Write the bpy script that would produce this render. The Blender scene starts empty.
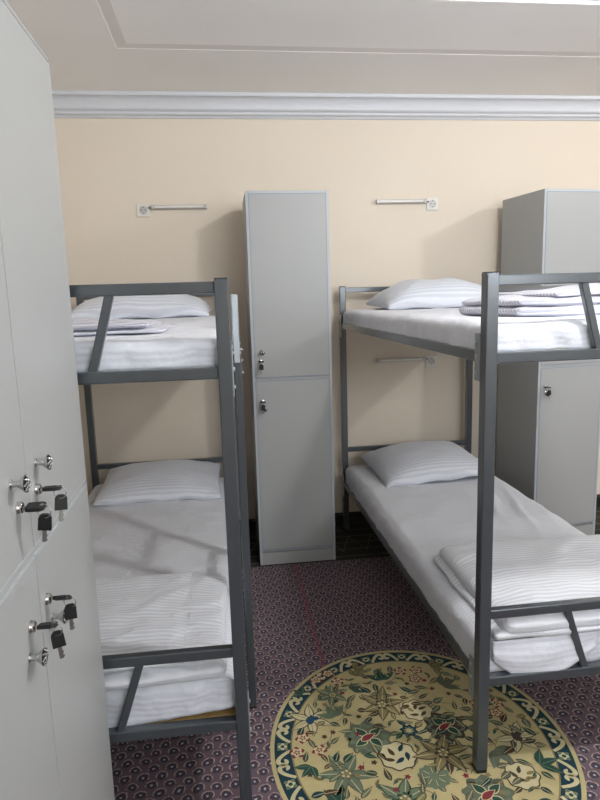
import bpy, bmesh, math, random
from mathutils import Vector, Matrix, noise
R = math.radians
C = bpy.context.scene.collection
rnd = random.Random(7)

# ------------------------------------------------------------------ materials
def lin(c):
    return tuple((v / 255 / 12.92) if v / 255 <= .04045 else ((v / 255 + .055) / 1.055) ** 2.4 for v in c)

class NT:
    def __init__(s, name):
        s.m = bpy.data.materials.new(name); s.m.use_nodes = True
        s.t = s.m.node_tree; s.b = s.t.nodes['Principled BSDF']
    def n(s, typ, **kw):
        x = s.t.nodes.new(typ)
        for k, v in kw.items():
            setattr(x, k, v)
        return x
    def l(s, a, b): s.t.links.new(a, b)
    def math(s, op, a, b=None, c=None):
        x = s.n('ShaderNodeMath', operation=op)
        for i, v in enumerate((a, b, c)):
            if v is None: continue
            if isinstance(v, (int, float)): x.inputs[i].default_value = v
            else: s.l(v, x.inputs[i])
        return x.outputs[0]
    def mix(s, f, a, b):
        x = s.n('ShaderNodeMix', data_type='RGBA')
        for i, v in ((0, f), (6, a), (7, b)):
            if isinstance(v, (int, float)): x.inputs[i].default_value = v
            elif isinstance(v, tuple): x.inputs[i].default_value = (*v, 1)
            else: s.l(v, x.inputs[i])
        return x.outputs[2]
    def noise(s, scale, detail=3, vec=None, rough=.5):
        x = s.n('ShaderNodeTexNoise'); x.inputs['Scale'].default_value = scale
        x.inputs['Detail'].default_value = detail; x.inputs['Roughness'].default_value = rough
        if vec is not None: s.l(vec, x.inputs['Vector'])
        return x.outputs['Fac']
    def obj(s): return s.n('ShaderNodeTexCoord').outputs['Object']
    def bump(s, h, strength=.2, dist=.01):
        x = s.n('ShaderNodeBump'); x.inputs['Strength'].default_value = strength
        x.inputs['Distance'].default_value = dist
        s.l(h, x.inputs['Height']); s.l(x.outputs[0], s.b.inputs['Normal'])
        return x
    def col(s, c):
        if isinstance(c, tuple): s.b.inputs['Base Color'].default_value = (*c, 1)
        else: s.l(c, s.b.inputs['Base Color'])
    def set(s, **kw):
        for k, v in kw.items(): s.b.inputs[k.replace('_', ' ')].default_value = v
        return s

def simple(name, rgb, rough=.5, metal=0., nz=0., nscale=40, bump=0., spec=.5):
    t = NT(name); c = lin(rgb)
    if nz:
        f = t.noise(nscale, 4, t.obj())
        t.col(t.mix(f, tuple(v * (1 - nz) for v in c), tuple(min(1, v * (1 + nz)) for v in c)))
        if bump: t.bump(f, bump, .004)
    else:
        t.col(c)
    t.set(Roughness=rough, Metallic=metal)
    t.b.inputs['Specular IOR Level'].default_value = spec
    return t.m

M = {}
def wallpaper():
    t = NT('cream_wallpaper'); o = t.obj()
    big = t.noise(1.3, 2, o); fine = t.noise(160, 4, o, .7)
    c = t.mix(big, lin((224, 212, 196)), lin((229, 219, 204)))
    c = t.mix(t.math('MULTIPLY', fine, .25), c, lin((212, 197, 176)))
    t.col(c); t.bump(fine, .25, .003); t.set(Roughness=.75)
    return t.m
M['wall'] = wallpaper()
M['ceiling'] = simple('ceiling_paint', (249, 248, 246), .85, nz=.03, nscale=3)
M['ceiling_inner'] = simple('inner_tray_paint', (246, 247, 249), .8, nz=.02, nscale=3)
M['ceiling_lip_shade'] = simple('painted_lip_shade', (230, 227, 223), .85, nz=.03, nscale=3)  # darker colour stands in for shade along the tray lip
M['crown'] = simple('white_moulding', (208, 211, 217), .5, nz=.02, nscale=30)
M['base'] = simple('dark_baseboard', (34, 28, 27), .45, nz=.25, nscale=20)
M['frame'] = simple('grey_painted_steel', (71, 77, 82), .32, .3, nz=.08, nscale=120)
for k_, v_ in (('Coat Weight', .9), ('Coat Roughness', .2)): M['frame'].node_tree.nodes['Principled BSDF'].inputs[k_].default_value = v_
M['zinc'] = simple('zinc_plate', (176, 184, 190), .38, .7, nz=.08, nscale=60)
M['bracket'] = simple('pale_grey_bracket', (150, 154, 156), .4, .4, nz=.05)
M['rubber'] = simple('black_rubber', (22, 22, 23), .7, nz=.2)
M['chrome'] = simple('polished_metal', (205, 205, 203), .16, 1., nz=.03, nscale=90)
M['chrome_dark'] = simple('groove_metal', (40, 39, 38), .4, .8, nz=.1)
M['key_black'] = simple('black_plastic', (11, 12, 12), .55, nz=.2, nscale=200)
M['steel'] = simple('steel_blade', (150, 150, 148), .3, .9, nz=.08, nscale=200)
M['locker'] = simple('pale_grey_laminate', (160, 162, 161), .42, nz=.018, nscale=5)
M['band'] = simple('blue_grey_edge_band', (128, 143, 158), .4, nz=.03)
M['band_light'] = simple('light_edge_band', (174, 179, 182), .4, nz=.03)
M['gap'] = simple('locker_inside', (66, 70, 72), .7, nz=.1)
M['plastic'] = simple('white_plastic', (222, 220, 214), .4, nz=.02)
M['lamp_body'] = simple('lamp_housing', (190, 188, 186), .35, .2, nz=.03)
M['socket_dark'] = simple('socket_hole', (110, 106, 100), .6, nz=.05)
M['wood'] = simple('plywood', (168, 138, 84), .7, nz=.22, nscale=60)
M['wall_plain'] = simple('plain_cream_paint', (226, 216, 198), .8, nz=.03)
M['ring'] = simple('wire_ring', (190, 190, 188), .25, 1., nz=.03)

def sheet(name, c0, c1, period=.016, zf=1., wr=.3):
    t = NT(name); o = t.obj()
    sp = t.n('ShaderNodeSeparateXYZ'); t.l(o, sp.inputs[0])
    s = t.math('SUBTRACT', sp.outputs[1], t.math('MULTIPLY', sp.outputs[2], zf))
    w = t.math('MULTIPLY', t.math('ADD', s, t.math('MULTIPLY', t.noise(6, 2, o), .012)), 2 * math.pi / period)
    st = t.math('SINE', w)
    st = t.math('ADD', t.math('MULTIPLY', st, 1.6), .5); st.node.use_clamp = True
    c = t.mix(st, lin(c0), lin(c1))
    n = t.noise(34, 4, o, .6); n2 = t.noise(9, 3, o, .55)
    t.col(c)
    cr = t.math('POWER', t.math('SUBTRACT', 1, t.math('ABSOLUTE', t.math('SUBTRACT', t.math('MULTIPLY', t.noise(7, 2, o), 2), 1))), 9)
    h = t.math('ADD', t.math('ADD', t.math('MULTIPLY', n2, .55), t.math('MULTIPLY', cr, .16)), t.math('ADD', t.math('MULTIPLY', n, .25), t.math('MULTIPLY', st, .012)))
    t.bump(h, wr, .03)
    rr = t.math('ADD', t.math('MULTIPLY', st, .18), .5); t.l(rr, t.b.inputs['Roughness'])
    t.b.inputs['Sheen Weight'].default_value = .15
    return t.m
M['sheet'] = sheet('striped_satin_sheet', (212, 215, 224), (223, 226, 233))
M['pillow'] = sheet('striped_satin_pillowcase', (199, 203, 213), (215, 219, 228), .018, zf=0., wr=.2)
M['blanket'] = sheet('striped_satin_blanket_cover', (206, 209, 216), (226, 229, 235), .018)
M['blanket_grey'] = sheet('grey_striped_blanket_cover', (176, 177, 192), (222, 222, 230), .02)

def carpet():
    t = NT('patterned_carpet'); o = t.obj()
    sp = t.n('ShaderNodeSeparateXYZ'); t.l(o, sp.inputs[0])
    wob = t.math('MULTIPLY', t.math('SUBTRACT', t.noise(30, 2, o), .5), .016)
    X = t.math('ADD', sp.outputs[0], wob); Y = t.math('ADD', sp.outputs[1], wob)
    PX, PY = .053, .064
    def cell(off):
        u = t.math('SUBTRACT', t.math('FRACT', t.math('ADD', t.math('DIVIDE', X, PX), 40 + off)), .5)
        v = t.math('SUBTRACT', t.math('FRACT', t.math('ADD', t.math('DIVIDE', Y, PY), 40 + off)), .5)
        u = t.math('MULTIPLY', u, PX); v = t.math('MULTIPLY', v, PY)
        d = t.math('SQRT', t.math('ADD', t.math('MULTIPLY', u, u), t.math('MULTIPLY', v, v)))
        return u, v, d
    uA, vA, dA = cell(0); uB, vB, dB = cell(.5)
    isA = t.math('LESS_THAN', dA, dB)
    d = t.math('MINIMUM', dA, dB)
    v = t.math('ADD', t.math('MULTIPLY', isA, vA), t.math('MULTIPLY', t.math('SUBTRACT', 1, isA), vB))
    u = t.math('ADD', t.math('MULTIPLY', isA, uA), t.math('MULTIPLY', t.math('SUBTRACT', 1, isA), uB))
    pile = t.noise(420, 3, o, .8); blot = t.noise(3.2, 3, o); spk = t.noise(130, 3, o, .8)
    ground = t.mix(blot, lin((106, 90, 100)), lin((128, 111, 117)))
    disc = t.math('LESS_THAN', d, .0132)
    c = t.mix(t.math('MULTIPLY', disc, .85), ground, t.mix(blot, lin((54, 47, 60)), lin((55, 57, 69))))
    def band(a, b): return t.math('MULTIPLY', t.math('GREATER_THAN', d, a), t.math('LESS_THAN', d, b))
    # petals inside the rosette
    ang = t.math('ARCTAN2', v, u)
    pet = t.math('GREATER_THAN', t.math('SINE', t.math('MULTIPLY', ang, 6)), .35)
    c = t.mix(t.math('MULTIPLY', t.math('MULTIPLY', band(.005, .0115), pet), .5), c, lin((112, 98, 108)))
    arc = t.math('MULTIPLY', band(.0143, .0182), t.math('GREATER_THAN', v, -.006))
    arc = t.math('MULTIPLY', arc, t.math('GREATER_THAN', spk, .46))
    c = t.mix(t.math('MULTIPLY', arc, .85), c, lin((208, 188, 178)))
    dot = t.math('LESS_THAN', d, .0036)
    c = t.mix(dot, c, lin((200, 200, 212)))
    # red line running down the carpet
    red = t.math('LESS_THAN', t.math('ABSOLUTE', t.math('SUBTRACT', X, .31)), .009)
    red = t.math('MULTIPLY', red, t.math('GREATER_THAN', spk, .4))
    c = t.mix(t.math('MULTIPLY', red, .45), c, lin((160, 70, 86)))
    # greenish border strip near the back wall, with zigzag
    inb = t.math('GREATER_THAN', Y, 2.99)
    zz = t.math('ABSOLUTE', t.math('SUBTRACT', t.math('FRACT', t.math('DIVIDE', X, .13)), .5))
    ln = t.math('ABSOLUTE', t.math('SUBTRACT', t.math('MULTIPLY', zz, .4), t.math('SUBTRACT', Y, 3.10)))
    l2 = t.math('ABSOLUTE', t.math('SUBTRACT', t.math('FRACT', t.math('DIVIDE', t.math('SUBTRACT', Y, 2.99), .09)), .5))
    lines = t.math('MAXIMUM', t.math('LESS_THAN', ln, .012), t.math('LESS_THAN', l2, .07))
    bc = t.mix(t.math('MULTIPLY', lines, .7), lin((60, 60, 54)), lin((118, 110, 92)))
    c = t.mix(inb, c, bc)
    c = t.mix(t.math('MULTIPLY', pile, .45), c, lin((52, 44, 50)))
    t.col(c); t.bump(pile, .5, .004); t.set(Roughness=.95)
    t.b.inputs['Specular IOR Level'].default_value = .15
    return t.m
M['carpet'] = carpet()
def yarn(name, rgb, amt=.45):
    t = NT(name); o = t.obj()
    pile = t.noise(380, 3, o, .8); mid = t.noise(45, 2, o)
    c = lin(rgb)
    a = t.mix(mid, tuple(x * .88 for x in c), tuple(min(1, x * 1.1) for x in c))
    t.col(t.mix(t.math('MULTIPLY', pile, amt), a, tuple(x * .45 for x in c)))
    t.bump(pile, .5, .004); t.set(Roughness=.95); t.b.inputs['Specular IOR Level'].default_value = .15
    return t.m
YARN = ['cream', 'teal', 'sage', 'olive', 'forest', 'brown', 'wine', 'pale', 'greygreen', 'blue', 'dusk']
for k, c in dict(cream=(198, 184, 136), teal=(36, 64, 74), sage=(114, 128, 104), olive=(142, 130, 90), forest=(50, 82, 70),
                 brown=(84, 66, 52), wine=(134, 56, 62), pale=(212, 202, 160), greygreen=(104, 110, 92), blue=(48, 76, 98), dusk=(78, 70, 60)).items():
    M['y_' + k] = yarn('yarn_' + k, c)

# ------------------------------------------------------------------ mesh helpers
def link(name, me, mats, parent=None, smooth=False):
    o = bpy.data.objects.new(name, me); C.objects.link(o)
    for m in (mats if isinstance(mats, (list, tuple)) else [mats]): me.materials.append(m)
    if parent: o.parent = parent
    if smooth:
        for p in me.polygons: p.use_smooth = True
    return o

class B:
    """collects shapes into one mesh"""
    def __init__(s): s.bm = bmesh.new(); s.mi = 0
    def box(s, a, b, bev=0., seg=1):
        t = bmesh.new()
        bmesh.ops.create_cube(t, size=1)
        for v in t.verts:
            v.co = Vector(((a[i] + b[i]) / 2 + v.co[i] * (b[i] - a[i]) for i in range(3)))
        if bev: bmesh.ops.bevel(t, geom=list(t.edges), offset=bev, segments=seg, profile=.5, affect='EDGES')
        return s.add(t)
    def bar(s, p, q, w, d, side=Vector((0, 1, 0)), bev=.002):
        """rectangular tube from p to q; d is its size along side"""
        p, q = Vector(p), Vector(q); ax = (q - p); L = ax.length; ax.normalize()
        y = (side - ax * side.dot(ax)).normalized(); x = y.cross(ax)
        t = bmesh.new(); bmesh.ops.create_cube(t, size=1)
        if True:
            for v in t.verts: v.co = Vector((v.co.x * w, v.co.y * d, v.co.z * L))
        if bev: bmesh.ops.bevel(t, geom=list(t.edges), offset=bev, segments=1, affect='EDGES')
        Mx = Matrix((x, y, ax)).transposed().to_4x4(); Mx.translation = (p + q) / 2
        t.transform(Mx); return s.add(t)
    def lathe(s, prof, n=24, at=(0, 0, 0), axis='z', groove=0., twist=0.):
        """prof: list of (r, h)"""
        t = bmesh.new(); rings = []
        for j, (r, h) in enumerate(prof):
            ring = []
            for i in range(n):
                a = 2 * math.pi * i / n + twist * j
                rr = r * (1 + (groove if i % 2 else -groove) * (1 if 0 < j < len(prof) - 1 else 0))
                ring.append(t.verts.new((rr * math.cos(a), rr * math.sin(a), h)))
            rings.append(ring)
        for j in range(len(rings) - 1):
            for i in range(n):
                t.faces.new((rings[j][i], rings[j][(i + 1) % n], rings[j + 1][(i + 1) % n], rings[j + 1][i]))
        t.faces.new(list(reversed(rings[0]))); t.faces.new(rings[-1])
        if axis == '-y': t.transform(Matrix.Rotation(R(90), 4, 'X'))
        elif axis == 'x': t.transform(Matrix.Rotation(R(90), 4, 'Y'))
        t.transform(Matrix.Translation(at)); return s.add(t)
    def torus(s, c, R_, r, n=20, m=8, rot=None):
        t = bmesh.new(); V = []
        for i in range(n):
            a = 2 * math.pi * i / n
            V.append([t.verts.new(((R_ + r * math.cos(2 * math.pi * j / m)) * math.cos(a), (R_ + r * math.cos(2 * math.pi * j / m)) * math.sin(a), r * math.sin(2 * math.pi * j / m))) for j in range(m)])
        for i in range(n):
            for j in range(m):
                t.faces.new((V[i][j], V[(i + 1) % n][j], V[(i + 1) % n][(j + 1) % m], V[i][(j + 1) % m]))
        if rot: t.transform(rot)
        t.transform(Matrix.Translation(c)); return s.add(t)
    def prism(s, pts, a, b, axis=0):
        """closed outline pts (2-D) swept along an axis from a to b"""
        t = bmesh.new()
        def mk(p, h):
            if axis == 0: return (h, p[0], p[1])
            if axis == 1: return (p[0], h, p[1])
            return (p[0], p[1], h)
        A = [t.verts.new(mk(p, a)) for p in pts]; Bv = [t.verts.new(mk(p, b)) for p in pts]
        n = len(pts)
        for i in range(n): t.faces.new((A[i], A[(i + 1) % n], Bv[(i + 1) % n], Bv[i]))
        t.faces.new(A); t.faces.new(list(reversed(Bv)))
        bmesh.ops.recalc_face_normals(t, faces=t.faces); return s.add(t)
    def add(s, t):
        me = bpy.data.meshes.new('t'); 
        for f in t.faces: f.material_index = s.mi
        t.to_mesh(me); t.free(); s.bm.from_mesh(me); bpy.data.meshes.remove(me); return s
    def build(s, name, mats, parent=None, smooth=False):
        me = bpy.data.meshes.new(name); s.bm.to_mesh(me); s.bm.free()
        o = link(name, me, mats, parent)
        if smooth:
            for p in me.polygons: p.use_smooth = True
            try: me.set_sharp_from_angle(angle=R(40))
            except Exception: pass
        return o

def thing(name, label, cat, loc=(0, 0, 0), rz=0., group=None):
    o = bpy.data.objects.new(name, None); C.objects.link(o); o.empty_display_size = .1
    o.location = loc; o.rotation_euler = (0, 0, rz); tag(o, label, cat, group); return o
def tag(o, label, cat, group=None):
    o['label'] = label; o['category'] = cat
    if group: o['group'] = group
    return o
def struct(o): o['kind'] = 'structure'; return o

# ------------------------------------------------------------------ the room
XL, XR, YN, YB, H = -1.02, 4.0, -1.9, 3.492, 2.397
TX0, TX1, TY0, TY1 = -.382, 3.35, -1.2, 2.85
struct(B().box((XL - .1, YN - .1, -.1), (XR + .1, YB + .1, -.008)).build('floor', M['base']))
struct(B().box((XL - .1, YB, -.1), (XR + .1, YB + .1, 2.75)).build('wall_back', M['wall']))
struct(B().box((XL - .1, YN - .1, -.1), (XL, YB, 2.75)).build('wall_left', M['wall']))
# right wall and near wall, each with an added window opening for fill
WY0, WY1, WZ0, WZ1 = -.9, .9, .85, 2.15
w = B(); w.box((XR, YN - .1, -.1), (XR + .1, WY0, 2.75)); w.box((XR, WY1, -.1), (XR + .1, YB, 2.75))
w.box((XR, WY0, -.1), (XR + .1, WY1, WZ0)); w.box((XR, WY0, WZ1), (XR + .1, WY1, 2.75))
struct(w.build('wall_right', M['wall_plain']))
NX0, NX1 = .6, 2.6
w = B(); w.box((XL, YN - .1, -.1), (NX0, YN, 2.75)); w.box((NX1, YN - .1, -.1), (XR, YN, 2.75))
w.box((NX0, YN - .1, -.1), (NX1, YN, 1.35)); w.box((NX0, YN - .1, 2.2), (NX1, YN, 2.75))
struct(w.build('wall_front', M['wall_plain']))
w = B(); a = .05
for z0, z1 in ((1.35, 1.35 + a), (2.2 - a, 2.2)): w.box((NX0, YN - .08, z0), (NX1, YN - .02, z1), .004)
for x in (NX0, (NX0 + NX1) / 2 - a / 2, NX1 - a): w.box((x, YN - .08, 1.35 + a), (x + a, YN - .02, 2.2 - a), .004)
struct(w.build('added_window_1', M['crown']))  # unseen frame added to go with the near fill light
w = B()
for z0, z1 in ((WZ0, WZ0 + a), (WZ1 - a, WZ1)): w.box((XR + .02, WY0, z0), (XR + .08, WY1, z1), .004)
for y in (WY0, -a / 2, WY1 - a): w.box((XR + .02, y, WZ0 + a), (XR + .08, y + a, WZ1 - a), .004)
struct(w.build('added_window_2', M['crown']))  # unseen frame added to go with the side fill light

# ceiling: soffit ring, sloped lip with painted shade, recessed field, brighter inner tray
def ring_faces(bm, rects, mi=None):
    """rects: list of (x0,y0,x1,y1,z) from outside inwards"""
    loops = [[bm.verts.new(p) for p in ((x0, y0, z), (x1, y0, z), (x1, y1, z), (x0, y1, z))] for x0, y0, x1, y1, z in rects]
    for k in range(len(loops) - 1):
        for i in range(4):
            f = bm.faces.new((loops[k][i], loops[k][(i + 1) % 4], loops[k + 1][(i + 1) % 4], loops[k + 1][i]))
            if mi: f.material_index = mi[k]
    return loops
bm = bmesh.new()
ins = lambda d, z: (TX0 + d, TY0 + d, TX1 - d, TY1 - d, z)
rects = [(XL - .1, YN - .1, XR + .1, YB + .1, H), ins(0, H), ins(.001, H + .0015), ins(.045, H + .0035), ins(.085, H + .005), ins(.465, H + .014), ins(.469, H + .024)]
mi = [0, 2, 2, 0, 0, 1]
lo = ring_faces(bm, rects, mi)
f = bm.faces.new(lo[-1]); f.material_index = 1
top = [bm.verts.new(p) for p in ((XL - .1, YN - .1, 2.75), (XR + .1, YN - .1, 2.75), (XR + .1, YB + .1, 2.75), (XL - .1, YB + .1, 2.75))]
for i in range(4): bm.faces.new((lo[0][i], lo[0][(i + 1) % 4], top[(i + 1) % 4], top[i]))
bm.faces.new(top)
bmesh.ops.recalc_face_normals(bm, faces=bm.faces)
me = bpy.data.meshes.new('ceiling'); bm.to_mesh(me); bm.free()
struct(link('ceiling', me, [M['ceiling'], M['ceiling_inner'], M['ceiling_lip_shade']]))

# crown moulding profile: (distance from wall, height)
prof = [(0, 2.294), (.010, 2.294), (.014, 2.300), (.018, 2.304), (.030, 2.306), (.034, 2.310), (.034, 2.318), (.037, 2.321), (.046, 2.323), (.050, 2.327)]
for i in range(9):
    q = i / 8 * math.pi / 2
    prof.append((.053 + .040 * (1 - math.cos(q)), 2.329 + .050 * math.sin(q)))
prof += [(.097, 2.379), (.100, 2.383), (.100, H), (0, H)]
def crown(n, f, a, b, axis): struct(B().prism([f(*p) for p in prof], a, b, axis).build(n, M['crown']))
crown('trim_1', lambda d, z: (YB - d, z), XL, XR, 0)
crown('trim_2', lambda d, z: (XL + d, z), YN, YB, 1)
crown('trim_3', lambda d, z: (XR - d, z), YN, YB, 1)
bp = [(0, -.008), (.018, -.008), (.018, .062), (.014, .072), (.008, .075), (0, .075)]
struct(B().prism([(YB - d, z) for d, z in bp], XL, XR, 0).build('baseboard_back', M['base']))
struct(B().prism([(XL + d, z) for d, z in bp], YN, YB - .018, 1).build('baseboard_left', M['base']))
struct(B().prism([(XR - d, z) for d, z in bp], YN, YB - .018, 1).build('baseboard_right', M['base']))

# ------------------------------------------------------------------ carpet with woven medallion
ct = thing('carpet', 'patterned maroon wall to wall carpet woven with a round floral medallion', 'carpet', (0, 0, 0))
B().box((XL + .018, YN, -.008), (XR - .018, YB - .018, 0)).build('pile_field', M['carpet'], ct)
MC = Vector((.5345, 1.645)); MA, MB_ = .4555, .5005
class Flat:
    def __init__(s): s.bm = bmesh.new(); s.z = 0.0004
    def poly(s, pts, col, lvl):
        z = .0003 + lvl * .00005
        vs = [s.bm.verts.new((x, y, z)) for x, y in pts]
        f = s.bm.faces.new(vs); f.material_index = YARN.index(col)
        f.normal_update()
        if f.normal.z < 0: f.normal_flip()
    def strip(s, pts, w, col, lvl):
        """ribbon along pts with width w (number or list)"""
        z = .0003 + lvl * .00005; n = len(pts); L = []; Rr = []
        for i, p in enumerate(pts):
            a = Vector(pts[max(0, i - 1)]); b = Vector(pts[min(n - 1, i + 1)]); t = (b - a)
            if t.length < 1e-9: t = Vector((1, 0))
            t.normalize(); nrm = Vector((-t.y, t.x)); ww = w[i] if isinstance(w, list) else w
            q = Vector(p)
            L.append(s.bm.verts.new((*(q + nrm * ww / 2), z))); Rr.append(s.bm.verts.new((*(q - nrm * ww / 2), z)))
        for i in range(n - 1):
            f = s.bm.faces.new((L[i], Rr[i], Rr[i + 1], L[i + 1])); f.material_index = YARN.index(col); f.normal_update()
            if f.normal.z < 0: f.normal_flip()
F = Flat()
def ell(k, n=160, ph=0, wob=0.):
    return [(MC.x + MA * k * math.cos(2 * math.pi * i / n + ph), MC.y + MB_ * k * math.sin(2 * math.pi * i / n + ph)) for i in range(n)]
F.poly(ell(1.0), 'cream', 0)
F.poly(ell(.972), 'teal', 1)
F.poly(ell(.862), 'olive', 2)
F.poly(ell(.852), 'cream', 3)
def polar(k, th): return (MC.x + MA * k * math.cos(th), MC.y + MB_ * k * math.sin(th))
def blob(c, r, col, lvl, n=5, depth=.35, rot=0., m=40, sx=1.):
    F.poly([(c[0] + sx * r * (1 - depth * (.5 + .5 * math.cos(n * 2 * math.pi * i / m))) * math.cos(2 * math.pi * i / m + rot),
             c[1] + r * (1 - depth * (.5 + .5 * math.cos(n * 2 * math.pi * i / m))) * math.sin(2 * math.pi * i / m + rot)) for i in range(m)], col, lvl)
NB = 57
for i in range(NB):
    th = 2 * math.pi * i / NB + .06; dt = 2 * math.pi / NB
    if i % 3 == 0:
        c = polar(.917, th)
        blob(c, .0215, 'sage', 4, 4, .45, th); blob(c, .015, 'pale', 5, 4, .4, th + .78); blob(c, .007, 'forest', 6, 6, .2)
    else:
        s = 1 if i % 3 == 1 else -1
        pts = []
        for k in range(22):         # running wave ending in a curl
            u = k / 21
            if u < .45:
                v = u / .45; a_ = -.62 + .85 * v; kk = .866 + .088 * math.sin(v * math.pi / 2)
            else:
                v = (u - .45) / .55; an = math.pi / 2 - v * 4.4; rr = (1 - .62 * v)
                a_ = .23 + .27 * rr * math.cos(an) ; kk = .917 + .037 * rr * math.sin(an)
            pts.append(polar(kk, th + s * a_ * dt))
        F.strip(pts, [.0140 - .009 * abs(.45 - k / 21) for k in range(22)], 'pale', 4)
# motifs, all in metres on the floor
def leaf(c, L, wd, ang, col, lvl, vein=None, out=None):
    def outline(k):
        up = []; dn = []
        for i in range(13):
            u = i / 12; w_ = wd * k * math.sin(math.pi * u ** .8) * (1 - .25 * u)
            x = (u - .5) * L * (1 if k == 1 else 1.12)
            up.append((x, w_ + .15 * wd * math.sin(u * 3))); dn.append((x, -w_ + .15 * wd * math.sin(u * 3)))
        pts = up + dn[-2:0:-1]
        ca, sa = math.cos(ang), math.sin(ang)
        return [(c[0] + x * ca - y * sa, c[1] + x * sa + y * ca) for x, y in pts]
    if out: F.poly(outline(1.3), out, lvl)
    F.poly(outline(1), col, lvl + 1)
    if vein:
        ca, sa = math.cos(ang), math.sin(ang)
        F.strip([(c[0] + x * L * ca, c[1] + x * L * sa) for x in (-.42, -.1, .2, .44)], .0022, vein, lvl + 2)
def off(c, r, a): return (c[0] + r * math.cos(a), c[1] + r * math.sin(a))
LV = [8]
def nl(): LV[0] = 8 + (LV[0] - 8 + 8) % 40; return LV[0]
def red_flower(c, r=.025):
    l = nl(); blob(c, r, 'wine', l, 5, .3, rnd.random() * 6); blob(c, r * .78, 'pale', l + 1, 5, .32, rnd.random()); blob(c, r * .45, 'wine', l + 2, 5, .5); blob(c, r * .2, 'cream', l + 3, 3, .1)
def lily(c, r, col, edge, a0, n=6, core='olive'):
    l = nl()
    for k in range(n):
        a_ = a0 + 2 * math.pi * k / n + rnd.uniform(-.15, .15); L = r * rnd.uniform(.85, 1.15)
        leaf(off(c, L * .55, a_), L, r * .2, a_, col, l, 'pale' if col != 'pale' else 'brown', edge)
    blob(c, r * .33, edge, l + 3, 7, .3); blob(c, r * .24, core, l + 4, 7, .4, .3)
    for k in range(5): blob(off(c, r * .14, k * 1.26), r * .05, 'pale', l + 5, 3, .1)
def peony(c, r, col='greygreen'):
    l = nl(); blob(c, r, col, l, 9, .2, rnd.random()); blob(c, r * .86, 'sage', l + 1, 11, .25, rnd.random())
    blob(c, r * .7, col, l + 2, 9, .28); 
    for k in range(4):
        a_ = .6 + k * 1.57; leaf(off(c, r * .42, a_), r * .6, r * .17, a_, 'forest', l + 3, None, 'pale')
    leaf(c, r * .7, r * .16, .5, 'wine', l + 5, None, 'pale')
def iris(c, r, a0, core='blue'):
    l = nl()
    for k in range(6):
        a_ = a0 + 2 * math.pi * k / 6; leaf(off(c, r * .6, a_), r * 1.0, r * .2, a_, 'pale', l, 'olive', 'dusk')
    leaf(c, r * .7, r * .22, a0 + .8, core, l + 3); leaf(off(c, r * .2, a0), r * .5, r * .16, a0 + 2.2, core, l + 4)
def bud(c, r, a0):
    l = nl(); blob(c, r, 'dusk', l, 8, .12, a0); blob(c, r * .92, 'pale', l + 1, 8, .12, a0)
    for k in range(5):
        p = off(c, r * rnd.uniform(.3, .6), a0 + k * 1.25); leaf(p, r * .6, r * .13, a0 + k * .9, rnd.choice(['olive', 'brown', 'teal', 'dusk']), l + 2, None)
def trio(c, r, a0, col='forest'):
    l = nl()
    for k in (-1, 0, 1):
        a_ = a0 + k * .9; leaf(off(c, r * .55, a_), r * 1.05, r * .24, a_, col, l + (1 - abs(k)) * 3, 'sage', 'dusk' if col == 'olive' else None)
def wreath(c, r):
    l = nl(); blob(c, r, 'teal', l, 8, .25); blob(c, r * .62, 'sage', l + 1, 8, .3); blob(c, r * .36, 'cream', l + 2, 6, .3)
    for a_ in (1.9, 5.2, .5, 3.6): leaf(off(c, r * 1.45, a_), r * 1.3, r * .32, a_ + .3, 'teal' if a_ < 3 else 'forest', l + 3, 'sage')
def ball(c, r):
    l = nl(); blob(c, r, 'sage', l, 12, .12); 
    for k in range(8): leaf(off(c, r * .5, k * .785), r * .5, r * .1, k * .785, 'greygreen', l + 1, 'pale')

spots = []
MS = {lily: 1.22, peony: 1.25, trio: 1.25, iris: 1.2, bud: 1.2, wreath: 1.25, ball: 1.2}
def at(f, x, y, *a, **k):
    spots.append((x, y))
    if a: a = (a[0] * MS.get(f, 1), *a[1:])
    f((x, y), *a, **k)
MOT = True
at(lily, .314, 1.913, .052, 'sage', 'greygreen', .4)
at(trio, .305, 1.80, .050, 1.9, 'sage')
at(peony, .388, 1.69, .062)
at(lily, .468, 1.835, .066, 'olive', 'dusk', .2)
at(wreath, .520, 1.70, .024)
at(bud, .575, 1.790, .046, .3)
at(peony, .640, 1.700, .058, 'dusk')
at(bud, .455, 1.600, .052, 1.0)
at(lily, .592, 1.590, .068, 'olive', 'dusk', 1.1)
at(lily, .290, 1.555, .066, 'sage', 'greygreen', .9)
at(iris, .222, 1.80, .058, .5)
at(iris, .838, 1.62, .056, 1.1, 'dusk')
for x, y in ((.270, 2.005), (.318, 2.035), (.345, 1.985), (.185, 1.72), (.160, 1.66), (.228, 1.66), (.580, 2.005), (.640, 2.005), (.620, 1.955), (.780, 1.79), (.845, 1.78), (.822, 1.735)):
    at(red_flower, x, y)
at(trio, .215, 1.935, .034, 2.4); at(trio, .505, 1.965, .050, 1.57); at(trio, .420, 2.045, .036, .3, 'olive')
at(trio, .700, 1.900, .050, .4, 'greygreen'); at(trio, .770, 1.70, .055, 2.6, 'greygreen'); at(trio, .745, 1.58, .060, 5.2, 'greygreen')
at(trio, .385, 1.925, .034, .5, 'forest'); at(trio, .355, 1.62, .034, .4, 'forest'); at(trio, .195, 1.60, .040, 4.0, 'forest')
at(ball, .535, 1.505, .040); at(peony, .660, 1.42, .060); at(lily, .430, 1.44, .066, 'sage', 'forest', .3)
at(trio, .410, 2.01, .03, .9, 'olive'); at(trio, .700, 2.02, .036, .1, 'olive'); at(iris, .36, 1.37, .05, .2); at(trio, .255, 1.455, .05, 2.2)
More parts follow.
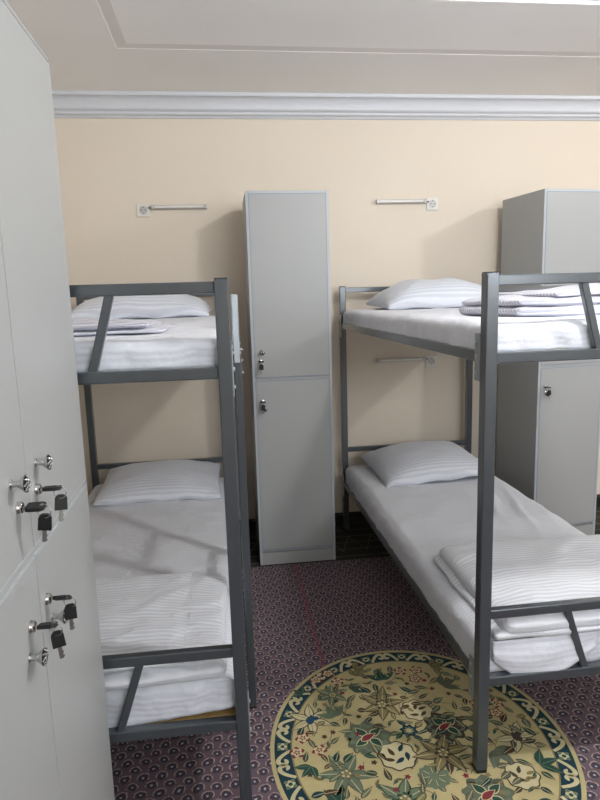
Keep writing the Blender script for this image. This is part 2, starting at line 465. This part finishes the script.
at(bud, .78, 1.47, .045, .2); at(wreath, .53, 1.36, .024); at(lily, .62, 1.30, .056, 'olive', 'dusk', .6); at(trio, .85, 1.50, .05, .2, 'forest')
at(peony, .46, 1.27, .05); at(iris, .73, 1.33, .05, .9)
tries = 0
while tries < 3000 and len(spots) < 330:
    tries += 1
    a_ = rnd.random() * 6.283; k = math.sqrt(rnd.random()) * .80
    x, y = polar(k, a_)
    if min((x - u) ** 2 + (y - v) ** 2 for u, v in spots) < .031 ** 2: continue
    spots.append((x, y)); ang = rnd.random() * 6.28; l = nl()
    ch = rnd.random()
    if ch < .72:
        leaf((x, y), rnd.uniform(.030, .050), rnd.uniform(.006, .0105), ang, rnd.choice(['forest', 'olive', 'greygreen', 'brown', 'sage', 'teal', 'dusk', 'greygreen']), l, 'cream', rnd.choice(['brown', 'dusk', 'forest']))
    elif ch < .86:
        leaf(off((x, y), .009, ang), .03, .006, ang, 'forest', l, 'sage'); leaf(off((x, y), .009, ang + 2.2), .028, .006, ang + 2.2, 'olive', l + 3, 'brown')
    else: blob((x, y), .010, rnd.choice(['wine', 'brown', 'olive']), l, 5, .4, ang)
for k in range(26):     # thin curling stems
    x, y = polar(math.sqrt(rnd.random()) * .74, rnd.random() * 6.28); a_ = rnd.random() * 6.28; pts = []
    for i in range(10): pts.append((x, y)); x += .009 * math.cos(a_); y += .009 * math.sin(a_); a_ += rnd.uniform(.05, .3)
    F.strip(pts, .0018, 'brown', 6)
me = bpy.data.meshes.new('medallion'); F.bm.to_mesh(me); F.bm.free()
o = link('medallion', me, [M['y_' + k] for k in YARN], ct)
o['label'] = 'round cream floral medallion with a dark teal scroll border'

# ------------------------------------------------------------------ bunk beds
BW, BL, BH = .772, 1.93, 1.405
PX, PY = .033, .036
def bunk(label, loc, rz, brace_from_right=False, guard_side=1, ladder_side=0):
    t = thing('bunk_bed', label, 'bunk bed', loc, rz, 'grey steel bunk beds')
    m = M['frame']
    for x in (0, BW - PX):
        for y in (0, BL - PY):
            p = B().box((x, y, .012), (x + PX, y + PY, BH), .003, 2).build('post', m, t)
            B().box((x + .001, y + .001, 0), (x + PX - .001, y + PY - .001, .0125), .002).build('foot_cap', M['rubber'], p)
            B().box((x + .0015, y + .0015, BH - .001), (x + PX - .0015, y + PY - .0015, BH + .0015), .0005).build('top_cap', M['rubber'], p)
    ym = PY / 2; t2 = .011
    for (zb, zt) in ((1.176, 1.204), (.268, .296)):
        for x in (.003, BW - .003 - .026):
            r = B().box((x, PY - .001, zb), (x + .026, BL - PY + .001, zt + .004), .003, 2).build('side_rail', m, t)
        for y in (0.004, BL - .004 - .026):
            B().box((PX - .001, y, zb), (BW - PX + .001, y + .026, zt), .003, 2).build('end_rail', m, t)
        for k in range(7):
            y = .2 + k * (BL - .4) / 6
            B().box((.028, y - .015, zb + .006), (BW - .028, y + .015, zt - .012), .002).build('cross_bar', m, t)
        B().box((.031, .032, zt - .012), (BW - .031, BL - .032, zt - .002), .001).build('base_board', M['wood'], t)
    # foot panel: guard rail and two slanted braces, upper and lower
    for zt, zb, xt, xb in ((1.399, 1.202, .266, .316), (.497, .294, .262, .322)):
        B().box((PX - .001, .006, zt - .027), (BW - PX + .001, .028, zt), .003, 2).build('foot_rail', m, t)
        for s in (0, 1):
            a_, b_ = (xt, xb) if s == 0 else (BW - xt, BW - xb)
            B().bar((a_, .017, zt - .024), (b_, .017, zb - .002), .02, .018).build('brace', m, t)
        B().box((PX - .001, BL - .030, zt - .027), (BW - PX + .001, BL - .008, zt), .003, 2).build('head_rail', m, t)
    # corner plates with bolts
    for x0, x1, bx in ((-.003, .001, -.0045), (BW - .001, BW + .003, BW + .0045)):
        for z0 in (1.128, .214):
            for y0 in (PY - .004, BL - PY - .026):
                p = B().box((x0, y0, z0), (x1, y0 + .030, z0 + .125), .001).build('corner_plate', M['bracket'], t)
                for z in (z0 + .022, z0 + .065, z0 + .104): B().lathe([(.005, -.002), (.005, .0015), (.003, .0022)], 12, (bx, y0 + .015, z), 'x').build('bolt', M['zinc'], p)
    # guard rail on the wall side; pale colour stands in for light on it
    gx = BW - .012
    if guard_side: B().box((gx - .010, PY - .001, 1.352), (gx + .010, BL - PY + .001, 1.374), .003, 2).build('guard_rail', M['bracket'], t)
    if ladder_side:
        L = B
        x0 = BW + .006
        for y in (.455, .735):
            r = B().box((x0, y, .006), (x0 + .025, y + .030, 1.19), .003, 2).build('ladder_rail', m, t)
            B().box((x0 + .001, y + .001, 0), (x0 + .024, y + .029, .01), .001).build('foot_cap', M['rubber'], r)
            w = B(); w.box((x0 + .002, y - .002, 1.165), (x0 + .021, y + .032, 1.372), .002)
            w.box((BW - .031, y, 1.2085), (x0 + .004, y + .030, 1.2145), .001)
            w.box((BW - .031, y, 1.19), (BW - .0295, y + .030, 1.2145), .0005)
            hk = w.build('ladder_hook', M['zinc'], r)
            for z in (1.135, 1.172, 1.205): B().lathe([(.005, 0), (.005, .008), (.003, .010)], 12, (x0 + .020, y + .006, z), 'x').build('bolt', M['zinc'], hk)
        for z in (.30, .60, .90):
            B().bar((x0 + .012, .482, z), (x0 + .012, .738, z), .022, .022, Vector((1, 0, 0))).build('rung', m, t)
    return t
LX, LY, LA = .0172 - BW, 1.4375, -.008
RX, RY, RA = .6561, 1.4941, .006
bunk('grey steel bunk bed with a hooked ladder, behind the tall locker on the left', (LX, LY, 0), LA, guard_side=0, ladder_side=1)
bunk('grey steel bunk bed on the right whose front post stands on the medallion', (RX, RY, 0), RA, guard_side=1)
def bedpt(side, x, y, z):
    X, Y, A = (LX, LY, LA) if side == 'L' else (RX, RY, RA)
    return (X + x * math.cos(A) - y * math.sin(A), Y + x * math.sin(A) + y * math.cos(A), z)

# ------------------------------------------------------------------ soft goods
def slab(nx, ny, nz, hx, hy, hz, r, disp=None, flat=False):
    """rounded slab centred on the origin, one closed grid surface"""
    bm = bmesh.new(); V = {}
    def samp(n, h):
        # denser close to the edges
        return [-h + 2 * h * (.5 - .5 * math.cos(math.pi * i / n)) * .35 + 2 * h * (i / n) * .65 for i in range(n + 1)]
    xs, ys, zs = samp(nx, hx), samp(ny, hy), samp(nz, hz)
    def vert(i, j, k):
        key = (i, j, k)
        if key not in V:
            p = Vector((xs[i], ys[j], zs[k])); rr = min(r, hx, hy)
            q = Vector((max(-hx + rr, min(hx - rr, p.x)), max(-hy + rr, min(hy - rr, p.y)), max(-hz + min(r, hz), min(hz - min(r, hz), p.z))))
            if flat and p.z < 0: q.z = p.z
            d = p - q
            if d.length > 1e-9:
                mx = max(abs(d.x), abs(d.y), abs(d.z)); d2 = d.normalized() * mx
                p = q + Vector((d2.x, d2.y, d2.z))
            n = (p - Vector((p.x * .9, p.y * .9, 0))).normalized() if p.length else Vector((0, 0, 1))
            if disp: p = disp(p, (i / nx, j / ny, k / nz))
            V[key] = bm.verts.new(p)
        return V[key]
    for i in range(nx):
        for j in range(ny):
            bm.faces.new((vert(i, j, nz), vert(i + 1, j, nz), vert(i + 1, j + 1, nz), vert(i, j + 1, nz)))
            bm.faces.new((vert(i, j, 0), vert(i, j + 1, 0), vert(i + 1, j + 1, 0), vert(i + 1, j, 0)))
    for i in range(nx):
        for k in range(nz):
            bm.faces.new((vert(i, 0, k), vert(i + 1, 0, k), vert(i + 1, 0, k + 1), vert(i, 0, k + 1)))
            bm.faces.new((vert(i, ny, k), vert(i, ny, k + 1), vert(i + 1, ny, k + 1), vert(i + 1, ny, k)))
    for j in range(ny):
        for k in range(nz):
            bm.faces.new((vert(0, j, k), vert(0, j, k + 1), vert(0, j + 1, k + 1), vert(0, j + 1, k)))
            bm.faces.new((vert(nx, j, k), vert(nx, j + 1, k), vert(nx, j + 1, k + 1), vert(nx, j, k + 1)))
    bmesh.ops.recalc_face_normals(bm, faces=bm.faces)
    return bm
def nz(p, s, seed): return noise.noise(Vector((p.x * s + seed * 17.3, p.y * s - seed * 5.1, p.z * s + seed * 3.7)))
def ridge(p, sx, sy, seed):
    return (1 - abs(noise.noise(Vector((p.x * sx + seed * 9.1, p.y * sy + seed * 4.3, seed))))) ** 6
def to_obj(bm, name, mat, parent=None):
    me = bpy.data.meshes.new(name); bm.to_mesh(me); bm.free()
    return link(name, me, mat, parent, smooth=True)

def mattress(side, z0, z1, label, seed, top_fn=None, front_fn=None, x0=.012, x1=BW - .012, nxy=(52, 110)):
    hx, hy, hz = (x1 - x0) / 2, (BL - .054) / 2, (z1 - z0) / 2
    def disp(p, uvw):
        q = p.copy()
        topness = max(0, min(1, (p.z + hz * .2) / (hz * 1.2)))
        sideness = max(abs(p.x) / hx, abs(p.y) / hy) ** 8
        q.z += topness * (.006 * nz(p, 3, seed) + .003 * nz(p, 9, seed) + .0045 * ridge(p, 2.2, 4.5, seed) * (1 - .5 * sideness))
        q.z -= topness * sideness * .006
        # soft sides: puckers where the sheet is tucked under
        mid = 1 - (p.z / hz) ** 2
        n1 = .006 * nz(Vector((p.x, p.y, p.z * .5)), 13, seed + 1) + .006 * nz(p, 5, seed + 2) + .005 * ridge(Vector((p.x + p.z * .6, p.y + p.z * .6, 0)), 9, 9, seed)
        if abs(p.x) > hx * .96: q.x += math.copysign(n1 - .003, p.x)
        if abs(p.y) > hy * .985: q.y -= math.copysign(abs(n1) * 1.2, p.y)
        if top_fn and topness > 0: q.z += topness * top_fn(p)
        if front_fn and p.y < -hy * .9:
            dz, dy = front_fn(p.x, p.z, hz); q.z += dz; q.y += dy
        return q
    bm = slab(nxy[0], nxy[1], 8, hx, hy, hz, min(.04, hz * .75), disp, True)
    o = to_obj(bm, 'mattress', M['sheet'])
    c = bedpt(side, (x0 + x1) / 2, .027 + hy, (z0 + z1) / 2 )
    o.location = c; o.rotation_euler = (0, 0, LA if side == 'L' else RA)
    tag(o, label, 'mattress', 'mattresses in white striped sheets'); return o

def drape(parent, x0, x1, zc, y0, zt, seed, name='sheet_edge'):
    """hanging sheet edge in front of a mattress: bottom contour zc(u)"""
    bm = bmesh.new(); nx, nz_ = 40, 12; G = []
    for i in range(nx + 1):
        u = i / nx; x = x0 + (x1 - x0) * u; row = []
        zb = zc(u)
        for k in range(nz_ + 1):
            v = k / nz_; z = zt + (zb - zt) * v
            y = y0 - .006 * math.sin(v * math.pi) * math.sin(u * math.pi) - .003 * math.sin(v * 9 + u * 5 + seed) * v - .012 * v * math.sin(math.pi * u)
            row.append(bm.verts.new((x, y, z)))
        G.append(row)
    for i in range(nx):
        for k in range(nz_): bm.faces.new((G[i][k], G[i][k + 1], G[i + 1][k + 1], G[i + 1][k]))
    bmesh.ops.recalc_face_normals(bm, faces=bm.faces)
    ret = bmesh.ops.solidify(bm, geom=list(bm.faces), thickness=.003)
    o = to_obj(bm, name, M['sheet'], parent)
    return o

def pillow(label, loc, rz, hx, hy, h, seed, tilt=0., roll=0., mat='pillow', sag=0.):
    bm = bmesh.new(); n, m = 56, 40; T = []; Bt = []
    for i in range(n + 1):
        r1 = []; r2 = []
        for j in range(m + 1):
            a_ = -1 + 2 * i / n; b_ = -1 + 2 * j / m
            a2 = math.sin(a_ * math.pi / 2) * .45 + a_ * .55; b2 = math.sin(b_ * math.pi / 2) * .45 + b_ * .55
            px = hx * a2 * (1 - .04 * (1 - b2 * b2)); py = hy * b2 * (1 - .05 * (1 - a2 * a2))
            e = max(0, (1 - abs(a2) ** 2.4)) ** .5 * max(0, (1 - abs(b2) ** 2.4)) ** .5
            p = Vector((px, py, 0))
            edge = 1 - e
            wr = .010 * nz(p, 7, seed) * e + .006 * ridge(p, 5, 9, seed) * e + .004 * nz(p, 20, seed) * edge
            base = .010 * edge * (1 if True else 0) + sag * edge
            zt = h * (.90 * e) + .004 + wr + base + .006 * math.sin(a2 * 9 + seed) * edge * (e < .35)
            zb = base * (1 - 0) - .004 * e * 0 + .006 * math.sin(a2 * 9 + seed) * edge * (e < .35)
            r1.append(bm.verts.new((px, py, zt)))
            r2.append(r1[-1] if i in (0, n) or j in (0, m) else bm.verts.new((px, py, min(zb, zt - .002))))
        T.append(r1); Bt.append(r2)
    for i in range(n):
        for j in range(m):
            bm.faces.new((T[i][j], T[i + 1][j], T[i + 1][j + 1], T[i][j + 1]))
            bm.faces.new((Bt[i][j], Bt[i][j + 1], Bt[i + 1][j + 1], Bt[i + 1][j]))
    bmesh.ops.recalc_face_normals(bm, faces=bm.faces)
    # cushion body, then a thin seam flange as its part
    o = to_obj(bm, 'pillow', M[mat]); o.location = loc; o.rotation_euler = (tilt, roll, rz)
    tag(o, label, 'pillow', 'white striped pillows')
    return o

def blanket(label, loc, rz, layers, seed, mat='blanket'):
    """folded blanket: a stack of soft layers in one mesh; layers = (cx, cy, z0, z1, hx, hy[, lift])"""
    w = B()
    for n_, ly in enumerate(layers):
        cx, cy, z0, z1, hx, hy = ly[:6]; lift = ly[6] if len(ly) > 6 else 0
        hz = (z1 - z0) / 2
        def disp(p, uvw, n_=n_, hz=hz, hx=hx, hy=hy, lift=lift):
            q = p.copy(); t = max(0, p.z / hz)
            g = Vector((p.x + cx, p.y + cy, 0))
            q.z += .006 * nz(g, 5, seed + n_ // 2) * (1 if n_ % 2 == 0 else 1) + t * (.004 * nz(g, 15, seed + n_) + .006 * ridge(g, 3, 6, seed + n_))
            q.x += .008 * nz(g, 6, seed + 3 + n_); q.y += .008 * nz(g, 6, seed + 7 + n_)
            q.z += lift * max(0, (p.x / hx + 1) / 2) ** 1.6
            e = max(abs(p.x) / hx, abs(p.y) / hy)
            q.z -= t * .012 * e ** 6
            return q
        bm = slab(44, 40, 6, hx, hy, hz, hz * .95, disp)
        bm.transform(Matrix.Translation((cx, cy, (z0 + z1) / 2))); w.add(bm)
    o = w.build('folded_blanket', M[mat])
    for p in o.data.polygons: p.use_smooth = True
    o.location = loc; o.rotation_euler = (0, 0, rz)
    tag(o, label, 'blanket', 'folded blankets in striped covers'); return o

UZ0, UZ1, LZ0, LZ1 = 1.203, 1.281, .296, .400
UZL = 1.274
def front_left(x, z, hz):   # lower left bed: sheet sags over the end rail, rises at the right
    u = (x + .36) / .72
    low = max(0, -z / hz)
    return (low * (-.012 + .034 * max(0, u - .5) / .5), 0)
m1 = mattress('L', UZ0, UZL, 'mattress in a wrinkled white sheet on the upper bunk of the left bed', 3)
m2 = mattress('L', LZ0, LZ1, 'mattress in a striped white sheet on the lower bunk of the left bed', 5, front_fn=front_left)
m3 = mattress('R', UZ0, UZ1, 'mattress in a bright white sheet on the upper bunk of the right bed', 8)
def folds(p):   # loose pleats towards the right middle
    a_ = p.x - .22 * p.y + .02 * nz(p, 4, 9)
    return .013 * max(0, math.sin(a_ * 62)) ** 2 * math.exp(-((p.x - .20) / .10) ** 2 - ((p.y - .12) / .30) ** 2)
m4 = mattress('R', LZ0, LZ1, 'mattress in a white sheet with pleats on the lower bunk of the right bed', 11, top_fn=folds)
hy_ = (BL - .054) / 2
def zc_r(u):
    return {True: 0}.get(False, -.051 + .038 - .098 * math.sin(math.pi * min(1, u * 1.0)) ** .9 - .012 * math.sin(u * 3.1) ** 4)
drape(m4, -.338, -.030, lambda u: -.006 - .066 * math.sin(math.pi * (u ** .8)) + .0 * u, -hy_ - .008, .047, 2)

pillow('white striped pillow with a wavy edge at the head of the upper left bunk', (-.375, 3.08, UZL + .012), -.02, .325, .225, .130, 2, tilt=.05)
pillow('white striped pillow flat against the head rail of the lower left bunk', (-.350, 3.135, LZ1 + .016), .0, .305, .235, .108, 4, tilt=.09)
pillow('plump white pillow at the head of the upper right bunk', (1.075, 3.09, UZ1 + .006), .02, .305, .215, .150, 6, tilt=.04)
pillow('grey white pillow lying askew at the head of the lower right bunk', (1.045, 3.150, LZ1 + .022), .07, .292, .232, .128, 9, tilt=.09, roll=-.04)

blanket('folded striped blanket on the mattress of the upper left bunk', (0, 0, 0), 0,
        [(-.445, 1.86, UZL + .000, UZL + .017, .290, .24), (-.46, 1.86, UZL + .015, UZL + .030, .268, .235)], 2, 'blanket_grey')
blanket('white folded blanket across the foot of the lower left bunk', (0, 0, 0), 0,
        [(-.365, 1.735, LZ1 + .000, LZ1 + .046, .335, .285), (-.425, 1.735, LZ1 + .043, LZ1 + .056, .285, .265)], 6)
blanket('folded grey striped blanket heaped on the upper right bunk', (0, 0, 0), 0,
        [(1.105, 1.90, UZ1 + .002, UZ1 + .036, .280, .23), (1.11, 1.90, UZ1 + .032, UZ1 + .058, .272, .22, .010), (1.17, 1.91, UZ1 + .055, UZ1 + .072, .215, .21, .03)], 9, 'blanket_grey')
blanket('thick white folded blanket across the foot of the lower right bunk', (0, 0, 0), 0,
        [(1.055, 1.775, LZ1 - .002, LZ1 + .030, .345, .270), (1.064, 1.775, LZ1 + .006, LZ1 + .068, .336, .270)], 13)

# ------------------------------------------------------------------ lockers
def knob(parent, x, y, z):
    w = B()
    w.lathe([(.0075, 0), (.0075, .0015), (.005, .003), (.0045, .010), (.007, .014), (.0125, .020), (.0138, .0225)], 28, (x, y, z), '-y')
    k = w.build('knob', M['chrome'], parent, smooth=True)
    # spiral ribs on the face, with dark grooves between
    w = B(); w.lathe([(.0134, .0225), (.0132, .0232), (.010, .0246), (.004, .0254), (.001, .0254)], 20, (x, y, z), '-y'); w.build('knob_face', M['chrome_dark'], k, smooth=True)
    for i in range(8):
        w = B(); pts = []
        for j in range(6):
            rr = .003 + .0098 * j / 5; a_ = i * math.pi / 4 + .9 * j / 5
            pts.append(Vector((x + rr * math.cos(a_), y - (.0262 - .0028 * (j / 5) ** 2), z + rr * math.sin(a_))))
        for p, q in zip(pts, pts[1:]): w.bar(p, q, .0028, .0028, bev=.0006)
        w.build('rib', M['chrome'], k)
def lock(parent, x, y, z):
    w = B(); w.lathe([(.0105, 0), (.0105, .002), (.0092, .004), (.0090, .007), (.007, .0085), (.0022, .0087)], 24, (x, y, z), '-y')
    l = w.build('lock', M['chrome'], parent, smooth=True)

def locker(label, loc, rz, cols, colw, depth, knobs, overlay=False, group='pale grey lockers'):
    """knobs: list of (column, 'u'/'l', local x knob, z knob, local x lock, z lock, ...)"""
    t = thing('locker', label, 'locker', loc, rz, group)
    W = cols * colw; Hh = 1.85; T = .0100 if overlay else .016
    w = B()
    w.box((0, .002, 0), (T, depth, Hh), .0012); w.box((W - T, .002, 0), (W, depth, Hh), .0012)
    w.box((T, .002, Hh - T), (W - T, depth, Hh), .0012); w.box((T, .010, .066), (W - T, depth, .066 + T)); w.box((T, .002, 0), (W - T, .018, .064))
    for c in range(1, cols): w.box((c * colw - T / 2, .012, .07 + T), (c * colw + T / 2, depth - .006, Hh - T))
    w.box((T, .0005 if overlay else .003, .955), (W - T, depth - .006, .971))
    w.box((T, depth - .006, .03), (W - T, depth - .001, Hh - T))
    body = w.build('carcass', M['locker'], t)
    # bluish edge banding on the front edges
    w = B()
    for a_, b_ in (((0.0005, .0005, 0), (T - .003, .0025, Hh - .0005)), ((W - T + .003, .0005, 0), (W - .0005, .0025, Hh - .0005)), ((T, .0005, Hh - T + .003), (W - T, .0025, Hh - .0005))):
        w.box(a_, b_)
    w.build('edge_band', M['band_light'] if not overlay else M['locker'], body)
    doors = {}
    for c in range(cols):
        x0 = c * colw + (.0125 if c == 0 or not overlay else .0018); x1 = (c + 1) * colw - (.0125 if c == cols - 1 or not overlay else .0018)
        for key, z0, z1 in (('u', .9705, Hh - .0125), ('l', .080 if not overlay else .074, .9555)):
            y0 = -.001 if not overlay else -.0025
            d = B().box((x0, y0, z0), (x1, y0 + .014, z1), .0008).build('door', M['locker'], t)
            w = B(); e = .0030 if not overlay else .0022; yf = y0 - .0006; g = .0004
            if not overlay: w.box((x0 - g, yf, z0), (x0 + e, y0 + .004, z1)); w.box((x1 - e, yf, z0), (x1 + g, y0 + .004, z1))
            if not overlay or key == 'u': w.box((x0 + e, yf, z0 - g), (x1 - e, y0 + .004, z0 + e))
            if not overlay or key == 'l': w.box((x0 + e, yf, z1 - e), (x1 - e, y0 + .004, z1 + g))
            w.build('edge_band', M['band'] if not overlay else M['band_light'], d)
            doors[(c, key)] = (d, y0)
    for c, key, xk, zk, xl, zl in knobs:
        d, y0 = doors[(c, key)]
        knob(d, xk, y0, zk); lock(d, xl, y0, zl)
    return t

def key_set(label, lk, x, y, z, head_rot=0., hang=(0, 0), seed=0, two=True):
    """one key in the lock, its twin hanging from a wire ring; local frame of locker lk (front = -y)"""
    A = lk.rotation_euler.z; ca, sa = math.cos(A), math.sin(A)
    t = thing('key_pair', label, 'keys', (lk.location.x + x * ca - y * sa, lk.location.y + x * sa + y * ca, z), A, 'key pairs in the locker locks')
    r_ = random.Random(seed)
    k = B().box((-.0035, -.018, -.001), (.0035, -.0105, .001), .0004).build('key', M['steel'], t)
    out = [(-.010, -.018), (-.012, -.024), (-.012, -.040), (-.008, -.045), (.008, -.045), (.012, -.040), (.012, -.024), (.010, -.018)]
    h = B().prism(out, -.003, .003, 2)
    hd = h.build('key_head', M['key_black'], k); 
    B().lathe([(.0035, .0028), (.0035, .0034)], 12, (0, -.041, 0)).build('ring_hole', M['steel'], k)
    k.rotation_euler = (0, head_rot, 0)
    rc = Vector((0, -.043, -.008))
    w = B().torus(rc, .0105, .0009, 22, 6, Matrix.Rotation(R(90), 4, 'Y') @ Matrix.Rotation(R(12), 4, 'X')); w.build('wire_ring', M['ring'], t)
    hx, hz = hang
    k2p = rc + Vector((hx, 0, -.009 + hz))
    def hk():
        hd2 = bpy.data.objects.new('t', None)
    out2 = [(-.004, .004), (-.0075, .002), (-.0095, -.002), (-.010, -.022), (.010, -.022), (.0095, -.002), (.0075, .002), (.004, .004)]
    w = B().box((-.0035, -.001, -.042), (.0030, .001, -.022), .0003); w.box((.0030, -.001, -.040), (.0044, .001, -.037)); w.box((.0030, -.001, -.033), (.0042, .001, -.030))
    key2 = w.build('key', M['steel'], t)
    w = B().prism(out2, -.003, .003, 1); w.build('key_head', M['key_black'], key2)
    key2.location = k2p; key2.rotation_euler = (R(r_.uniform(-6, 6)), R(r_.uniform(-8, 8)), (R(-72) if lk is ll else R(10)) + R(r_.uniform(-14, 14)))
    return t

# near left locker: four doors, two columns meeting at a seam, facing right
LKX, LKY = -.3245, .592
ll = locker('large pale grey four door locker at the left edge, seen at a grazing angle', (LKX, LKY, 0), R(90), 2, .41, .42,
            [(1, 'u', .458, 1.099, .448, 1.056), (0, 'u', .334, 1.099, .354, 1.056), (1, 'l', .464, .818, .444, .862), (0, 'l', .334, .820, .352, .862)], overlay=True)
cl = locker('narrow pale grey two door locker standing alone between the bunk beds', (.1327, 3.005, 0), 0, 1, .393, .40,
            [(0, 'u', .050, 1.096, .043, 1.054), (0, 'l', .053, .820, .044, .856)])
rl = locker('pale grey two door locker behind the right bunk bed, turned slightly', (1.612, 3.012, 0), .115, 1, .393, .38,
            [(0, 'u', .050, 1.096, .043, 1.054), (0, 'l', .046, .822, .040, .858)])
YF = .0025
key_set('black headed key pair in the upper lock of the far door on the left locker', ll, .448, YF, 1.056, .15, (.004, 0), 1)
key_set('black headed key pair in the upper lock of the near door on the left locker', ll, .354, YF, 1.056, -.1, (.002, 0), 2)
key_set('black headed key pair in the lower lock of the far door on the left locker', ll, .444, YF, .862, .55, (0, 0), 3)
key_set('black headed key pair in the lower lock of the near door on the left locker', ll, .352, YF, .862, .3, (.003, 0), 4)
key_set('small black keys hanging at the upper door of the narrow locker', cl, .043, .0035, 1.054, .1, (0, 0), 5)
key_set('small black keys at the lower door of the narrow locker', cl, .044, .0035, .856, .2, (0, 0), 6)
key_set('black keys in the lower lock of the locker behind the right bed', rl, .040, .0035, .858, .2, (0, 0), 7)

# ------------------------------------------------------------------ wall lamps and sockets
def wall_lamp(label, x0, x1, z, flip=1):
    t = thing('wall_lamp', label, 'wall lamp', ((x0 + x1) / 2, YB, z), 0, 'slim tube lamps on the back wall')
    L = (x1 - x0) / 2; h = .0105
    pts = [(-.001, -h), (-.020, -h), (-.026, -h * .6), (-.026, h * .6), (-.020, h), (-.001, h)]
    B().prism(pts, -L + .012, L - .012, 0).build('lamp_housing', M['lamp_body'], t)
    B().box((-L + .02, -.0275, -h * .5), (L - .02, -.0255, h * .5), .0006).build('diffuser', M['plastic'], t)
    for s in (-1, 1):
        B().box((s * L - .012 * (s > 0) , -.028, -h - .001), (s * L + .012 * (s < 0), -.001, h + .001), .002).build('end_cap', M['lamp_body'], t)
    B().lathe([(.004, 0), (.004, .018), (.002, .019)], 10, (flip * L - (.0 if flip > 0 else .0185), -.010, -.002), 'x').build('plug', M['socket_dark'], t)
    B().box((-flip * (L - .04) - .006, -.0295, -.003), (-flip * (L - .04) + .006, -.027, .003), .001).build('switch', M['plastic'], t)
    return t
def socket(label, x, z):
    t = thing('wall_socket', label, 'socket', (x, YB, z), 0, 'white wall sockets')
    B().box((-.034, -.008, -.034), (.034, 0, .034), .003, 2).build('face_plate', M['plastic'], t)
    w = B(); w.torus((0, -.0085, 0), .020, .0016, 24, 6, Matrix.Rotation(R(90), 4, 'X')); w.lathe([(.0195, 0), (.0195, .0006)], 24, (0, -.0078, 0), '-y'); w.build('socket_ring', M['lamp_body'], t)
    w = B()
    for s in (-1, 1): w.lathe([(.0032, 0), (.0032, .0012)], 12, (s * .0095, -.0083, 0), '-y')
    w.box((-.003, -.0092, .013), (.003, -.0083, .017)); w.box((-.003, -.0092, -.017), (.003, -.0083, -.013))
    w.build('pin_hole', M['socket_dark'], t)
wall_lamp('slim grey tube lamp right of the socket above the left bunk bed', -.345, -.053, 1.847, -1)
socket('white wall socket above the left bunk bed', -.389, 1.833)
wall_lamp('slim grey tube lamp left of the socket high above the right bunk bed', .876, 1.160, 1.863, 1)
socket('white wall socket high above the right bunk bed', 1.200, 1.849)
wall_lamp('slim grey tube lamp on the wall under the upper right bunk', .876, 1.160, .980, 1)
socket('white wall socket under the upper right bunk', 1.200, .963)

# ------------------------------------------------------------------ light
def point(name, loc, power, col, size):
    l = bpy.data.lights.new(name, 'POINT'); l.energy = power; l.color = col; l.shadow_soft_size = size
    o = bpy.data.objects.new(name, l); C.objects.link(o); o.location = loc; return o
def area(name, loc, rot, sx, sy, power, col):
    l = bpy.data.lights.new(name, 'AREA'); l.shape = 'RECTANGLE'; l.size = sx; l.size_y = sy; l.energy = power; l.color = col
    o = bpy.data.objects.new(name, l); C.objects.link(o); o.location = loc; o.rotation_euler = rot; return o
LAMPS = [((1.12, 1.10, 2.37), 50, (1, .985, .97), .07), ((2.85, 1.75, 2.37), 42, (1, .99, .98), .055)]
for i, (p, e, c, sz) in enumerate(LAMPS):
    t = thing('ceiling_lamp', ('small ceiling lamp holder above the foot of the right bunk bed', 'small ceiling lamp holder right of the right bunk bed')[i], 'ceiling lamp', (p[0], p[1], H + .05), 0, 'round ceiling lamps')
    B().lathe([(.07, -.03), (.07, 0)], 32).build('ceiling_rose', M['crown'], t)
    B().lathe([(.006, -.05), (.006, -.03)], 12).build('stem', M['chrome'], t)
    B().lathe([(.02, -.065), (.03, -.055), (.02, -.045)], 16).build('lamp_holder', M['chrome'], t)
    point('lamp_bulb_light', p, e, c, sz)
# added fill light at the two made-up windows, tilted up towards the ceiling
area('added_window_fill', ((NX0 + NX1) / 2, YN - .09, 1.78), (R(130), 0, 0), NX1 - NX0, .8, 66, (.90, .95, 1))
area('added_window_fill_side', (XR + .09, 0, 1.5), (R(138), 0, R(90)), 1.75, 1.25, 16, (.90, .95, 1))
W = bpy.data.worlds.new('sky'); bpy.context.scene.world = W; W.use_nodes = True
W.node_tree.nodes['Background'].inputs[0].default_value = (.75, .85, 1, 1); W.node_tree.nodes['Background'].inputs[1].default_value = .6

# ------------------------------------------------------------------ camera
cam = bpy.data.cameras.new('camera'); co = bpy.data.objects.new('camera', cam); C.objects.link(co)
fw = Vector((.11794057, .97910018, -.16568903)); rt = Vector((.99183544, -.12429814, -.02850335)); up = Vector((.04850247, .16097455, .98576605))
Mx = Matrix((rt, up, -fw)).transposed().to_4x4(); Mx.translation = (0, 0, 1.3608)
co.matrix_world = Mx
cam.sensor_fit = 'VERTICAL'; cam.sensor_height = 36; cam.lens = 619.0348 * 36 / 800; cam.clip_start = .02
S = bpy.context.scene; S.camera = co
S.view_settings.view_transform = 'Standard'; S.view_settings.look = 'None'; S.view_settings.gamma = 1; S.view_settings.use_curve_mapping = False
S.view_settings.exposure = 0.30
